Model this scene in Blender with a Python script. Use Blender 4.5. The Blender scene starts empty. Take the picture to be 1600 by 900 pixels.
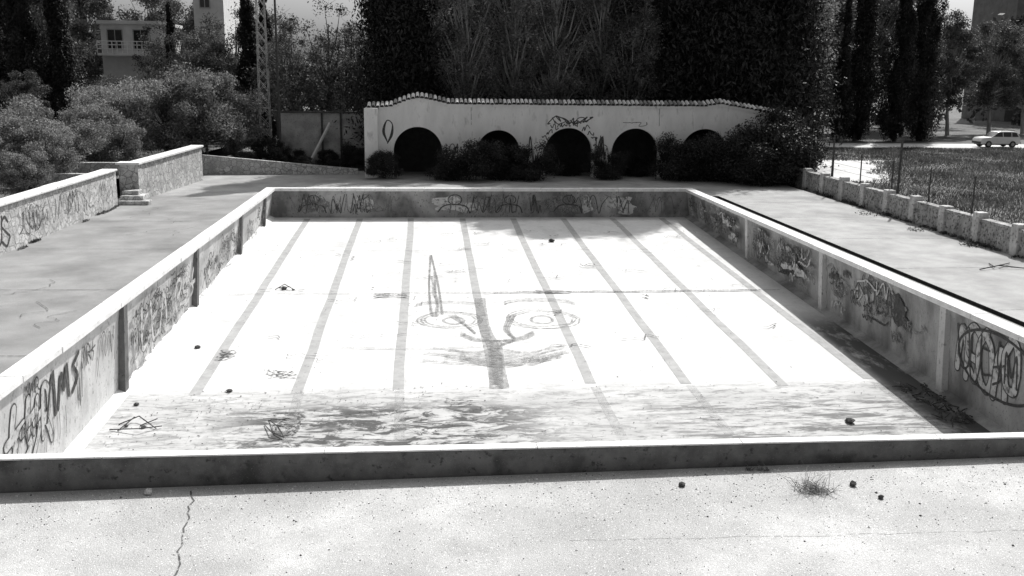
import bpy, math, random
import numpy as np
from mathutils import Matrix, Vector
random.seed(7); RS=np.random.RandomState(7)
S=bpy.context.scene; COL=bpy.context.collection
S.view_settings.view_transform='Standard'; S.view_settings.look='None'; S.view_settings.exposure=0
# ------------------------------------------------------------ materials
def N(nt,t,**k):
    n=nt.nodes.new(t)
    for a,b in k.items(): setattr(n,a,b)
    return n
def mat(name,c1,c2,scale=4,detail=8,lo=.35,hi=.65,rough=.9,spec=.2,stretch=(1,1,1),fine=None,bump=.2,bscale=40,alpha=None,big=None,stone=None):
    m=bpy.data.materials.new(name); m.use_nodes=True; nt=m.node_tree; L=nt.links
    b=nt.nodes["Principled BSDF"]; b.inputs["Roughness"].default_value=rough; b.inputs["Specular IOR Level"].default_value=spec
    tc=N(nt,"ShaderNodeTexCoord"); mp=N(nt,"ShaderNodeMapping"); mp.inputs["Scale"].default_value=stretch
    L.new(tc.outputs["Object"],mp.inputs[0])
    def noise(sc,de,l,h):
        n=N(nt,"ShaderNodeTexNoise"); n.inputs["Scale"].default_value=sc; n.inputs["Detail"].default_value=de; n.inputs["Roughness"].default_value=.62
        L.new(mp.outputs[0],n.inputs["Vector"])
        r=N(nt,"ShaderNodeMapRange"); r.inputs[1].default_value=l; r.inputs[2].default_value=h
        L.new(n.outputs[0],r.inputs[0]); return r.outputs[0]
    def mix(f,a,bb):
        x=N(nt,"ShaderNodeMix"); x.data_type='FLOAT'
        L.new(f,x.inputs[0])
        for i,v in ((2,a),(3,bb)):
            if isinstance(v,(int,float)): x.inputs[i].default_value=v
            else: L.new(v,x.inputs[i])
        return x.outputs[0]
    v=mix(noise(scale,detail,lo,hi),c1,c2)
    if stone:
        vo=N(nt,"ShaderNodeTexVoronoi"); vo.inputs["Scale"].default_value=stone[0]; L.new(mp.outputs[0],vo.inputs["Vector"])
        sx=N(nt,"ShaderNodeSeparateColor"); L.new(vo.outputs["Color"],sx.inputs[0])
        rr_=N(nt,"ShaderNodeMapRange"); rr_.inputs[1].default_value=.5; rr_.inputs[2].default_value=1; L.new(sx.outputs[0],rr_.inputs[0]); v=mix(rr_.outputs[0],v,stone[1])
        ve=N(nt,"ShaderNodeTexVoronoi"); ve.feature='DISTANCE_TO_EDGE'; ve.inputs["Scale"].default_value=stone[0]; L.new(mp.outputs[0],ve.inputs["Vector"])
        re=N(nt,"ShaderNodeMapRange"); re.inputs[1].default_value=.07; re.inputs[2].default_value=.02; L.new(ve.outputs[0],re.inputs[0]); v=mix(re.outputs[0],v,stone[2])
    if big: v=mix(noise(big[0],4,big[1],big[2]),v,big[3])
    if fine: 
        for f in (fine if isinstance(fine,list) else [fine]):
            v=mix(noise(f[0],3,f[1],f[2]),v,f[3])
    cc=N(nt,"ShaderNodeCombineColor"); 
    for i in range(3): L.new(v,cc.inputs[i])
    L.new(cc.outputs[0],b.inputs["Base Color"])
    if bump:
        n=N(nt,"ShaderNodeTexNoise"); n.inputs["Scale"].default_value=bscale; n.inputs["Detail"].default_value=6; L.new(mp.outputs[0],n.inputs["Vector"])
        bp=N(nt,"ShaderNodeBump"); bp.inputs["Strength"].default_value=bump; bp.inputs["Distance"].default_value=.02
        L.new(n.outputs[0],bp.inputs["Height"]); L.new(bp.outputs[0],b.inputs["Normal"])
    if alpha:
        L.new(noise(alpha[0],8,alpha[1],alpha[2]),b.inputs["Alpha"])
    return m
def leafmat(name,c1,c2,trans=.25):
    m=bpy.data.materials.new(name); m.use_nodes=True; nt=m.node_tree; L=nt.links
    b=nt.nodes["Principled BSDF"]; b.inputs["Roughness"].default_value=.6; b.inputs["Specular IOR Level"].default_value=.25
    g=N(nt,"ShaderNodeNewGeometry"); mr=N(nt,"ShaderNodeMapRange"); mr.inputs[3].default_value=c1; mr.inputs[4].default_value=c2
    L.new(g.outputs["Random Per Island"],mr.inputs[0])
    tc=N(nt,"ShaderNodeTexCoord"); n=N(nt,"ShaderNodeTexNoise"); n.inputs["Scale"].default_value=.8; L.new(tc.outputs["Object"],n.inputs["Vector"])
    m2=N(nt,"ShaderNodeMapRange"); m2.inputs[1].default_value=.35; m2.inputs[2].default_value=.65; m2.inputs[3].default_value=.5; m2.inputs[4].default_value=1.4
    L.new(n.outputs[0],m2.inputs[0]); mu=N(nt,"ShaderNodeMath",operation='MULTIPLY'); L.new(mr.outputs[0],mu.inputs[0]); L.new(m2.outputs[0],mu.inputs[1])
    cc=N(nt,"ShaderNodeCombineColor")
    for i in range(3): L.new(mu.outputs[0],cc.inputs[i])
    L.new(cc.outputs[0],b.inputs["Base Color"])
    t=N(nt,"ShaderNodeBsdfTranslucent"); L.new(cc.outputs[0],t.inputs[0]); ms=N(nt,"ShaderNodeMixShader"); ms.inputs[0].default_value=trans
    L.new(b.outputs[0],ms.inputs[1]); L.new(t.outputs[0],ms.inputs[2]); L.new(ms.outputs[0],nt.nodes["Material Output"].inputs[0])
    return m
# ------------------------------------------------------------ mesh builder
class MB:
    def __init__(s): s.v=[];s.f=[];s.m=[]
    def add(s,vs,fs,mi=0):
        o=len(s.v); s.v+= [tuple(p) for p in vs]; s.f+=[tuple(i+o for i in f) for f in fs]; s.m+=[mi]*len(fs)
    def box(s,x0,x1,y0,y1,z0,z1,mi=0,M=None):
        vs=[(x,y,z) for z in (z0,z1) for y in (y0,y1) for x in (x0,x1)]
        if M is not None: vs=[M@Vector(p) for p in vs]
        s.add(vs,[(0,2,3,1),(4,5,7,6),(0,1,5,4),(2,6,7,3),(0,4,6,2),(1,3,7,5)],mi)
    def quad(s,a,b,c,d,mi=0): s.add([a,b,c,d],[(0,1,2,3)],mi)
    def tube(s,p0,p1,r0,r1,n=7,mi=0,cap=True):
        p0=Vector(p0);p1=Vector(p1);d=(p1-p0).normalized()
        a=d.orthogonal().normalized(); b=d.cross(a); vs=[]
        for p,r in ((p0,r0),(p1,r1)):
            for i in range(n):
                t=2*math.pi*i/n; vs.append(p+a*math.cos(t)*r+b*math.sin(t)*r)
        fs=[(i,(i+1)%n,n+(i+1)%n,n+i) for i in range(n)]
        if cap: fs+= [tuple(range(n-1,-1,-1)),tuple(range(n,2*n))]
        s.add(vs,fs,mi)
    def obj(s,name,mats,parent=None,smooth=False,bevel=0):
        me=bpy.data.meshes.new(name); me.from_pydata(s.v,[],s.f); 
        for m in mats: me.materials.append(m)
        if len(mats)>1: me.polygons.foreach_set("material_index",s.m)
        if smooth: me.polygons.foreach_set("use_smooth",[True]*len(s.f))
        me.update(); o=bpy.data.objects.new(name,me); COL.objects.link(o)
        if parent: o.parent=parent
        if bevel:
            b=o.modifiers.new("b","BEVEL"); b.width=bevel; b.segments=2; b.limit_method='ANGLE'
        return o
def empty(name):
    e=bpy.data.objects.new(name,None); COL.objects.link(e); return e
# ------------------------------------------------------------ ribbons (graffiti, painted strokes)
def catmull(P,k=6,closed=False):
    P=[np.array(p,float) for p in P]
    if len(P)<3: return P
    if closed: Q=[P[-1]]+P+[P[0],P[1]]
    else: Q=[2*P[0]-P[1]]+P+[2*P[-1]-P[-2]]
    out=[]
    for i in range(1,len(Q)-2):
        a,b,c,d=Q[i-1:i+3]
        for j in range(k):
            t=j/k; out.append(.5*((2*b)+(c-a)*t+(2*a-5*b+4*c-d)*t*t+(3*b-a-3*c+d)*t**3))
    out.append(Q[-2]); return out
class Strokes:
    def __init__(s,fn): s.mb=MB(); s.fn=fn; s.d=0.004
    def stroke(s,P,w,mi=0,smooth=True,closed=False,taper=False,step=1.5e-5,cap=False):
        Q=catmull(P,6,closed) if smooth else [np.array(p,float) for p in P]
        n=len(Q); vs=[]
        for i,q in enumerate(Q):
            t=Q[min(i+1,n-1)]-Q[max(i-1,0)]; l=np.hypot(*t) or 1; nn=np.array([-t[1],t[0]])/l
            ww=w*.5
            if taper: ww*=.35+.65*math.sin(math.pi*(i+.3)/(n+.6))
            s.d+=step
            vs.append(s.fn(*(q+nn*ww),s.d)); vs.append(s.fn(*(q-nn*ww),s.d))
        s.mb.add(vs,[(2*i,2*i+1,2*i+3,2*i+2) for i in range(n-1)],mi)
        if cap:
            for q in (Q[0],Q[-1]): s.disc(q,w*.5,mi)
        s.d+=1e-4
    def disc(s,c,r,mi=0,sx=1,n=12):
        s.d+=6e-5
        s.mb.add([s.fn(c[0]+r*sx*math.cos(2*math.pi*i/n),c[1]+r*math.sin(2*math.pi*i/n),s.d) for i in range(n)],[tuple(range(n))],mi)
    def blob(s,c,rx,ry,mi=0,n=26,rough=.3,rnd=random):
        s.d+=2e-4; ph=[rnd.uniform(0,6.28) for _ in range(4)]
        vs=[]
        for i in range(n):
            t=2*math.pi*i/n; r=1+rough*(.5*math.sin(2*t+ph[0])+.35*math.sin(3*t+ph[1])+.3*math.sin(5*t+ph[2])+.2*math.sin(9*t+ph[3]))
            vs.append(s.fn(c[0]+rx*r*math.cos(t),c[1]+ry*r*math.sin(t),s.d))
        vs.append(s.fn(c[0],c[1],s.d)); s.mb.add(vs,[(i,(i+1)%n,n) for i in range(n)],mi)
# abstract spray forms (loops, hooks, arches, zigzags) - not lettering
FORMS=[[[(0,0),(.25,.7),(.5,1),(.75,.5),(.9,0)]],[[(0,.1),(.1,.9),(.5,.4),(.85,1),(1,.1)]],
 [[(.95,.85),(.6,1),(.15,.85),(.2,.58),(.75,.45),(.9,.18),(.5,0),(.05,.12)]],
 [[(.5,1),(.1,.8),(0,.45),(.2,.08),(.55,0),(.9,.2),(1,.55),(.85,.9),(.5,1)]],
 [[(.1,0),(.0,.6),(.3,1),(.8,.9),(.8,.6),(.3,.45)],[(.4,.5),(.7,.2),(1.1,.0)]],
 [[(0,1),(.15,.2),(.5,.0),(.9,.3),(.95,1)]],[[(.1,1),(.2,0),(.9,.1)],[(.1,.6),(.6,.7)]],
 [[(.2,0),(.6,.3),(.3,.6),(.5,1)],[(0,.5),(1,.6)]]]
def word(st,n,u0,v0,lw,h,w,mi=0,gap=.05,fill=None,jit=.06,rnd=random,dist=.12):
    for i in range(n):
        oy=rnd.uniform(-jit,jit)*h; sh=rnd.uniform(-.2,.2); F_=rnd.choice(FORMS)
        F_=[[(x+rnd.uniform(-dist,dist),y+rnd.uniform(-dist,dist)) for x,y in P] for P in F_]
        for layer in ((1,) if fill is None else (1,2)):
            for P in F_:
                Q=[(u0+(i*(1+gap)+x+sh*y)*lw, v0+oy+y*h) for x,y in P]
                if layer==1: st.stroke(Q,w,mi,cap=True)
                else: st.stroke(Q,w*.74,fill,cap=True)
def scribble(st,u0,u1,v0,v1,w,mi=0,n=9,rnd=random):
    P=[]; 
    for i in range(n):
        t=i/(n-1); P.append((u0+(u1-u0)*(t+rnd.uniform(-.12,.12)), rnd.uniform(v0,v1) if i%2 else rnd.choice([v0,v1])+rnd.uniform(-.1,.1)*(v1-v0)))
    st.stroke(P,w,mi,taper=False)
# ------------------------------------------------------------ camera
f,pi_,ya,ro,cx,cy,ch_=1500,.217,.09,.012,7.232,-13.375,5.346
F=Vector((math.sin(ya)*math.cos(pi_),math.cos(ya)*math.cos(pi_),-math.sin(pi_)))
R=Vector((math.cos(ya),-math.sin(ya),0)); U=R.cross(F)
R2=R*math.cos(ro)+U*math.sin(ro); U2=R2.cross(F)
cam=bpy.data.cameras.new("camera"); co=bpy.data.objects.new("camera",cam); COL.objects.link(co)
cam.sensor_width=36; cam.lens=36*f/1600; cam.clip_end=3000; cam.clip_start=.1
M=Matrix((R2,U2,-F)).transposed().to_4x4(); M.translation=(cx,cy,ch_); co.matrix_world=M; S.camera=co
# ------------------------------------------------------------ light
SD=Vector((.46,.75,1.0)).normalized()
sun=bpy.data.lights.new("sun","SUN"); sun.energy=5; sun.angle=math.radians(.5); sun.color=(1,.99,.97)
so=bpy.data.objects.new("sun",sun); COL.objects.link(so); so.rotation_euler=SD.to_track_quat('Z','Y').to_euler(); so.location=(30,50,60)
wd=bpy.data.worlds.new("World"); S.world=wd; wd.use_nodes=True; nt=wd.node_tree
bg=nt.nodes["Background"]; bg.inputs[1].default_value=.135
sk=nt.nodes.new("ShaderNodeTexSky"); sk.sky_type='NISHITA'; sk.sun_disc=False
sk.sun_elevation=math.asin(SD.z); sk.sun_rotation=math.atan2(SD.x,SD.y); sk.dust_density=5
bw=nt.nodes.new("ShaderNodeRGBToBW"); nt.links.new(sk.outputs[0],bw.inputs[0]); nt.links.new(bw.outputs[0],bg.inputs[0])
# ------------------------------------------------------------ materials used
m_black=mat("spray_black",.04,.09,10,bump=0,rough=.7,alpha=(16,.28,.4))
m_blackworn=mat("spray_black_worn",.06,.12,10,bump=0,alpha=(9,.38,.55))
m_grey=mat("spray_grey",.14,.26,5,bump=0,alpha=(9,.36,.56))
m_white=mat("spray_pale",.4,.58,3,bump=0,alpha=(6,.3,.5))
m_smudge=mat("smudge_paint",.2,.34,6,bump=0,alpha=(7,.26,.82))
m_smudge_l=mat("smudge_light",.36,.46,6,bump=0,alpha=(5,.35,.95))
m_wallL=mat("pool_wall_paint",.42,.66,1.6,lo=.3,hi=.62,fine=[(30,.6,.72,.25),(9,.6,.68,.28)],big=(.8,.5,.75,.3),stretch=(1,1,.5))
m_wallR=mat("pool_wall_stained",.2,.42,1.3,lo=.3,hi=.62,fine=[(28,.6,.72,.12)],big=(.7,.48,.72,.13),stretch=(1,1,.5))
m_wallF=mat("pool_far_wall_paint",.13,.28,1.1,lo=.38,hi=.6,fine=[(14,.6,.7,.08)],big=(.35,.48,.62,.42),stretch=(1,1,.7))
m_coping=mat("coping_stone",.66,.82,3,fine=[(40,.6,.72,.4),(7,.62,.75,.45)])
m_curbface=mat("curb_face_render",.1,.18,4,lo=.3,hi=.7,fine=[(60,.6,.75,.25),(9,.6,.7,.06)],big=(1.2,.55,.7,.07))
m_lane=mat("lane_line_paint",.33,.43,3,bump=0,alpha=(9,.24,.40))
m_crack=mat("crack_dirt",.07,.13,10,bump=0,alpha=(14,.38,.54))
m_deckN=mat("concrete_deck_pale",.36,.57,.9,lo=.33,hi=.66,detail=12,fine=[(70,.54,.7,.24),(11,.56,.72,.38),(48,.61,.67,.85),(130,.58,.7,.85),(60,.65,.7,.1)],big=(.3,.42,.72,.33),bump=.6,bscale=60)
m_deckL=mat("concrete_deck_grey",.22,.33,.8,lo=.3,hi=.7,fine=[(60,.58,.72,.15),(35,.67,.73,.48)],big=(.35,.48,.7,.18),bump=.5,bscale=50)
m_deckR=mat("concrete_deck_grey_r",.3,.44,1.0,lo=.3,hi=.7,fine=[(50,.56,.7,.18),(35,.64,.7,.62)],big=(.35,.48,.7,.25),bump=.5,bscale=50)
m_gutter=mat("gutter_dirt",.03,.06,6)
m_stone=mat("stone_wall_rubble",.44,.68,3.2,fine=[(14,.57,.66,.22),(30,.6,.7,.8)],big=(.9,.54,.7,.3),bump=.9,bscale=14,stone=(3.4,.4,.24))
m_white_wall=mat("whitewash",.74,.88,1.5,fine=[(25,.64,.74,.5),(3,.58,.75,.5)],stretch=(1,1,.35))
m_offwhite=mat("render_offwhite",.6,.72,1.2)
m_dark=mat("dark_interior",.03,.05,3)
m_tile=mat("roof_tile",.22,.45,6,fine=[(20,.55,.7,.1)])
m_soil=mat("dry_soil",.09,.2,.6,fine=[(20,.55,.68,.05)],big=(.12,.45,.6,.12),bump=.6,bscale=8)
m_dirt=mat("pale_dirt",.5,.64,.8,fine=[(20,.6,.7,.35)])
m_bark=mat("bark",.05,.11,8,stretch=(1,1,.2),bump=.6,bscale=12)
m_barkpale=mat("bark_pale",.2,.36,8,stretch=(1,1,.2),bump=.6,bscale=12)
m_metal=mat("galvanised_metal",.3,.45,12,rough=.5,bump=0)
m_darkmetal=mat("rusty_metal",.05,.1,12,bump=0)
m_glass=mat("window_glass",.02,.03,3,rough=.1,spec=.6,bump=0)
l_dark=leafmat("leaves_conifer",.01,.045,.08)
l_mid=leafmat("leaves_broadleaf",.05,.14,.3)
l_lite=leafmat("leaves_oleander",.12,.36,.35)
l_pop=leafmat("leaves_poplar",.09,.3,.42)
l_dry=leafmat("grass_dry",.05,.16,.3)
l_straw=leafmat("grass_straw",.25,.5,.3)
l_bush=leafmat("leaves_dark_bush",.015,.05,.15)
# ------------------------------------------------------------ pool floor material
def floormat():
    m=bpy.data.materials.new("pool_floor_paint"); m.use_nodes=True; nt=m.node_tree; L=nt.links
    b=nt.nodes["Principled BSDF"]; b.inputs["Roughness"].default_value=.85; b.inputs["Specular IOR Level"].default_value=.15
    tc=N(nt,"ShaderNodeTexCoord")
    def noise(sc,st,l,h,de=8,off=0,dst=0):
        mp=N(nt,"ShaderNodeMapping"); mp.inputs["Scale"].default_value=st; mp.inputs["Location"].default_value=(off,off,0); L.new(tc.outputs["Object"],mp.inputs[0])
        n=N(nt,"ShaderNodeTexNoise"); n.inputs["Scale"].default_value=sc; n.inputs["Detail"].default_value=de; n.inputs["Roughness"].default_value=.72; n.inputs["Distortion"].default_value=dst; L.new(mp.outputs[0],n.inputs["Vector"])
        r=N(nt,"ShaderNodeMapRange"); r.inputs[1].default_value=l; r.inputs[2].default_value=h; L.new(n.outputs[0],r.inputs[0]); return r.outputs[0]
    def rng(sock,a,b2):
        r=N(nt,"ShaderNodeMapRange"); r.interpolation_type='SMOOTHSTEP'; r.inputs[1].default_value=a; r.inputs[2].default_value=b2; L.new(sock,r.inputs[0]); return r.outputs[0]
    def mul(a,b2):
        x=N(nt,"ShaderNodeMath",operation='MULTIPLY'); 
        for i,v in enumerate((a,b2)):
            if isinstance(v,(int,float)): x.inputs[i].default_value=v
            else: L.new(v,x.inputs[i])
        return x.outputs[0]
    def mix(f_,a,b2):
        x=N(nt,"ShaderNodeMix"); x.data_type='FLOAT'; L.new(f_,x.inputs[0])
        for i,v in ((2,a),(3,b2)):
            if isinstance(v,(int,float)): x.inputs[i].default_value=v
            else: L.new(v,x.inputs[i])
        return x.outputs[0]
    sp=N(nt,"ShaderNodeSeparateXYZ"); L.new(tc.outputs["Object"],sp.inputs[0]); X,Y=sp.outputs[0],sp.outputs[1]
    v=mix(noise(.4,(1,1,1),.35,.7),.72,.56)
    v=mix(mul(noise(1.3,(1,.5,1),.5,.72,10),.7),v,.44)
    v=mix(mul(noise(3.5,(.4,1.6,1),.57,.7,10,5),.7),v,.36)
    v=mix(mul(noise(14,(1,1,1),.64,.72,3),.7),v,.32)
    # silt left where the water stood (deep end)
    z1=rng(Y,10.2,9.0)
    v=mix(mul(z1,noise(.9,(.5,1,1),.15,.6)),v,.45)
    v=mix(mul(mul(z1,noise(2.4,(.45,1.6,1),.5,.6,12,0,.6)),.75),v,.26)
    v=mix(mul(mul(z1,noise(7,(.4,1.2,1),.54,.62,12,2)),.8),v,.18)
    band=mul(rng(Y,8.9,8.2),rng(Y,5.0,6.3)); bx=mul(rng(X,1.8,3.8),rng(X,11.5,8.0))
    v=mix(mul(mul(band,bx),noise(2.3,(.55,1.3,1),.46,.53,14,3,.8)),v,.09)
    bx2=rng(X,11.0,14)
    v=mix(mul(mul(mul(band,bx2),noise(2.2,(.35,2.2,1),.49,.56,14,8,.5)),.85),v,.13)
    edge=mul(rng(X,18.7,19.3),rng(Y,17,14)); v=mix(mul(edge,noise(1.5,(1,.5,1),.25,.5,8,1)),v,.1)  # right strip: silt tone painted dark to deepen the right wall's cast shadow
    cc=N(nt,"ShaderNodeCombineColor")
    for i in range(3): L.new(v,cc.inputs[i])
    L.new(cc.outputs[0],b.inputs["Base Color"])
    n=N(nt,"ShaderNodeTexNoise"); n.inputs["Scale"].default_value=18; L.new(tc.outputs["Object"],n.inputs["Vector"]); bp=N(nt,"ShaderNodeBump"); bp.inputs["Strength"].default_value=.15; bp.inputs["Distance"].default_value=.02
    L.new(n.outputs[0],bp.inputs["Height"]); L.new(bp.outputs[0],b.inputs["Normal"])
    return m
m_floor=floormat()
# ------------------------------------------------------------ pool
PL=33.185; ZF,ZN=-1.418,-2.705
def fz(y): return ZN+(ZF-ZN)*y/PL
pool=empty("swimming_pool")
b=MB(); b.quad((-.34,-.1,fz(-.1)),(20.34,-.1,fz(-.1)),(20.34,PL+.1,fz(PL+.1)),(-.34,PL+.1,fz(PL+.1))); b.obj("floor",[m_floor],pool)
def side(name,sgn,x0,joints,mt):
    b=MB(); X=lambda d: x0-sgn*d
    T=-.12
    b.quad((X(.10),-.1,T),(X(.10),PL+.1,T),(X(.30),PL+.1,fz(PL)-.1),(X(.30),-.1,fz(0)-.1))
    b.obj(name,[mt],pool)
    b=MB()
    for j in joints:
        w=.14; y0,y1=j-w,j+w
        vs=[(X(.4),y0,T),(X(-.0),y0,T),(X(-.0),y1,T),(X(.4),y1,T),(X(.5),y0,fz(j)-.05),(X(.12),y0,fz(j)-.05),(X(.12),y1,fz(j)-.05),(X(.5),y1,fz(j)-.05)]
        b.add(vs,[(0,1,2,3),(4,7,6,5),(0,4,5,1),(1,5,6,2),(2,6,7,3),(3,7,4,0)])
    b.obj(name+"_pilasters",[m_curbface if sgn>0 else m_wallL],pool)
    b=MB(); h=.14
    b.quad((X(.32),0,fz(0)+h),(X(.32),PL,fz(PL)+h),(X(.02),PL,fz(PL)+.006),(X(.02),0,fz(0)+.006)); b.obj(name+"_cove",[m_coping if sgn>0 else mt],pool)
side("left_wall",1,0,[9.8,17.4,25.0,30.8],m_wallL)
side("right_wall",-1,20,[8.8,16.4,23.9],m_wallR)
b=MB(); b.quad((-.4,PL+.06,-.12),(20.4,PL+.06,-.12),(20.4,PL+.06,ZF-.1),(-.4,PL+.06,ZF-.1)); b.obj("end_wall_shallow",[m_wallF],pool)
b=MB(); b.box(7.06,7.14,PL+.0,PL+.058,ZF-.05,-.12); b.obj("end_wall_joint",[m_wallF],pool)
b=MB(); b.quad((-.4,-.02,-.12),(20.4,-.02,-.12),(20.4,-.02,ZN-.1),(-.4,-.02,ZN-.1)); b.obj("end_wall_deep",[m_wallL],pool)
b=MB(); y=0.004
while y<PL:
    y1=min(y+1.9,PL)-.012
    for (xa,xb) in ((-.46,0),(20,20.46)):
        dz=random.uniform(-.006,.006); b.box(xa+random.uniform(-.006,.006),xb+random.uniform(-.008,.008),y,y1,-.14,dz)
    y=y1+.012
x=-.46
while x<20.4:
    x1=min(x+1.9,20.46)-.012; b.box(x,x1,PL+.004,PL+.40,-.14,random.uniform(-.006,.006)); x=x1+.012
b.obj("coping",[m_coping],pool,bevel=.015)
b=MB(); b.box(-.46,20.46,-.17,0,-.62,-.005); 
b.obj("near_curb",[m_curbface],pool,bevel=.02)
b=MB(); x=-.47
while x<20.4:
    x1=min(x+3.1,20.47)-.008; b.box(x,x1,-.185+random.uniform(-.004,.004),.012,-.003,.022); x=x1+.008
b.obj("near_curb_cap",[m_coping],pool,bevel=.008)
b=MB()
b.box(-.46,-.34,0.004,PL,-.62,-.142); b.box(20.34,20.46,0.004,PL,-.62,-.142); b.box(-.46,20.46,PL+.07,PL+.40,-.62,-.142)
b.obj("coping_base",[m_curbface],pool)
st=Strokes(lambda u,v,d:(u,v,fz(v)+d))
for i in range(8):
    x=1.551+2.462*i
    P=[(x+random.uniform(-.02,.02),y) for y in np.linspace(PL-.3,9.7+random.uniform(-.3,.2),14)]
    st.stroke(P,.28,0,smooth=False)
    if i in(1,4,2,7,5): st.stroke([(x+.05,9.6),(x+.12,6.5)],.24,1,smooth=False)
st.mb.obj("lane_lines",[m_lane,m_smudge_l],pool)
st=Strokes(lambda u,v,d:(u,v,fz(v)+.004+d))
rr=random.Random(3)
def el(cx_,cy_,rx,ry,w,mi,n=10,a0=0,a1=6.283):
    st.stroke([(cx_+rx*math.cos(a0+(a1-a0)*i/n)*rr.uniform(.95,1.05),cy_+ry*math.sin(a0+(a1-a0)*i/n)*rr.uniform(.93,1.07)) for i in range(n+1)],w,mi)
for k in range(3):
    el(7.95,15.7,1.0-.1*k,.95-.12*k,.06,0); el(10.85,15.7,1.15-.1*k,1.1-.14*k,.065,0)
el(8.05,15.6,.32,.38,.1,0); el(10.8,15.6,.34,.42,.1,0)
for k in range(3): el(7.9,17.0+.15*k,1.15,.6,.06,0,8,.3,2.8); el(10.9,17.1+.15*k,1.25,.7,.07,0,8,.3,2.8)
st.stroke([(9.0,18.2),(8.95,15),(9.1,12.6),(8.95,9.6)],.36,0); st.stroke([(9.2,13.5),(9.12,11.5),(9.1,9.6)],.36,0)
for k in range(3): st.stroke([(9.85+.08*k,16.2),(9.55+.06*k,14.6),(9.75,13.6),(9.3,13.2-.1*k)],.1,0)
for k in range(4): st.stroke([(8.2,14.4-.12*k),(8.6,13.8-.1*k),(9.2,13.5),(9.9,13.8-.1*k),(10.4,14.4-.12*k)],.08,0)
for k in range(10): st.stroke([(7.5+rr.uniform(-.5,.4),12.9-.13*k),(8.5,12.5-.12*k),(9.2,12.8-.15*k),(10.0,12.4-.12*k),(10.8+rr.uniform(-.4,.5),13.0-.13*k)],.08,0)
for k in range(3): st.stroke([(8.1,12.2-.2*k),(9.2,11.5-.15*k),(10.3,12.1-.2*k)],.1,0)
for k in range(3): st.stroke([(7.9+.1*k,16.2),(8.45,14.9),(8.65,14.2)],.08,0)
for k in range(2): st.stroke([(7.35+.05*k,24.8),(7.3,20),(7.35+.04*k,16.4),(7.6,16.2)],.07,0); st.stroke([(7.4,24.8),(7.62,20),(7.72-.03*k,16.3)],.07,0)
for k in range(8): st.stroke([(7.42+rr.uniform(-.05,.12),22-k*.7),(7.55+rr.uniform(-.05,.08),19.3-k*.45)],.07,0,smooth=False)
st.stroke([(4.7,13.0),(7,12.8),(9,13.0)],.06,0)
P=[(x,18.9+rr.uniform(-.05,.05)) for x in np.linspace(.3,19.7,40)]; st.stroke(P,.04,1)
P=[(x,18.9+rr.uniform(-.07,.07)) for x in np.linspace(9.5,19,30)]; st.stroke(P,.09,1)
P=[(x,25.6+rr.uniform(-.05,.05)) for x in np.linspace(.3,19.7,40)]; st.stroke(P,.03,1)
for _ in range(50):
    x=rr.uniform(1,19); y=rr.uniform(10.5,31); st.stroke([(x+rr.uniform(-.1,.1)+k*.22*rr.uniform(.4,1.3),y+rr.uniform(-.25,.25)) for k in range(rr.randint(3,7))],rr.uniform(.02,.05),1)
def doodle(x,y,sx,sy,n,w=.06):
    for _ in range(n):
        st.stroke([(x+rr.uniform(0,sx),y+rr.uniform(0,sy)) for k in range(4)],w,2)
doodle(3.0,10.6,.9,.6,4,.04); doodle(1.5,11.9,.55,1.1,5,.05); doodle(5.2,18.3,1.5,.4,3,.05); doodle(10.9,18.7,1.3,.3,3,.05)
doodle(3.7,6.9,.7,.7,3,.045); doodle(7.5,8.5,.9,.4,2,.04); doodle(14.5,17.9,.5,.5,2,.04); doodle(4.1,24,.5,.5,2,.05); doodle(13.0,22.5,.9,.5,2,.05)
st.mb.obj("floor_graffiti",[m_smudge,m_crack,m_blackworn],pool)
# wall graffiti
rl=random.Random(11)
def lx(z,y): t=(-.12-z)/(-.12-(fz(y)-.1)); return -(.10+.20*t)
sL=Strokes(lambda u,v,d:(lx(v,u)+d,u,v))
word(sL,2,3.3,-1.75,.62,1.2,.27,0,gap=.1,fill=1,rnd=rl); word(sL,2,4.45,-1.65,.4,1.0,.2,0,gap=.1,fill=1,rnd=rl)
for P in ([(5.1,-1.35),(5.25,-.75),(5.42,-.45)],[(5.42,-.45),(5.5,-.9),(5.55,-1.35)],[(5.7,-1.3),(5.85,-.6),(6.0,-1.0),(6.15,-.5),(6.3,-1.2)],[(6.85,-.45),(6.55,-.65),(6.8,-.95),(6.5,-1.2)]): sL.stroke(P,.11,0,cap=True)
word(sL,3,7.1,-.85,.26,.4,.045,0,rnd=rl); word(sL,3,4.1,-.55,.2,.25,.035,0,rnd=rl); word(sL,4,3.9,-1.35,.2,.35,.03,0,rnd=rl)
scribble(sL,6.7,7.1,-1.6,-.6,.03,0,7,rl); scribble(sL,8.1,9.4,-1.3,-.5,.03,0,9,rl); scribble(sL,8.3,9.3,-.9,-.4,.04,2,7,rl)
for k in range(4): sL.stroke([(5.0+.35*k,-1.35),(5.05+.35*k,-1.7),(5.02+.35*k,-1.95)],.025,0)
for (a,c_,n,w) in ((10.1,17.0,85,.035),(17.8,24.6,55,.045),(25.3,30.4,26,.045)):
    for k in range(n):
        u=rl.uniform(a,c_-1.0); v=rl.uniform(fz(u)+.25,-.5); h=rl.uniform(.12,.4)
        if rl.random()<.5: word(sL,rl.randint(2,4),u,v,h*.6,h,w,rl.choice([0,2,2]),rnd=rl)
        else: scribble(sL,u,u+rl.uniform(.4,1.2),v,v+h,w,rl.choice([0,2]),rl.randint(6,10),rl)
word(sL,3,10.6,-1.4,.8,.9,.2,0,gap=.1,fill=1,rnd=rl); word(sL,3,14.0,-1.3,.7,.8,.16,2,gap=.1,fill=1,rnd=rl)
sL.mb.obj("left_wall_graffiti",[m_black,m_white,m_grey],pool)
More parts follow.
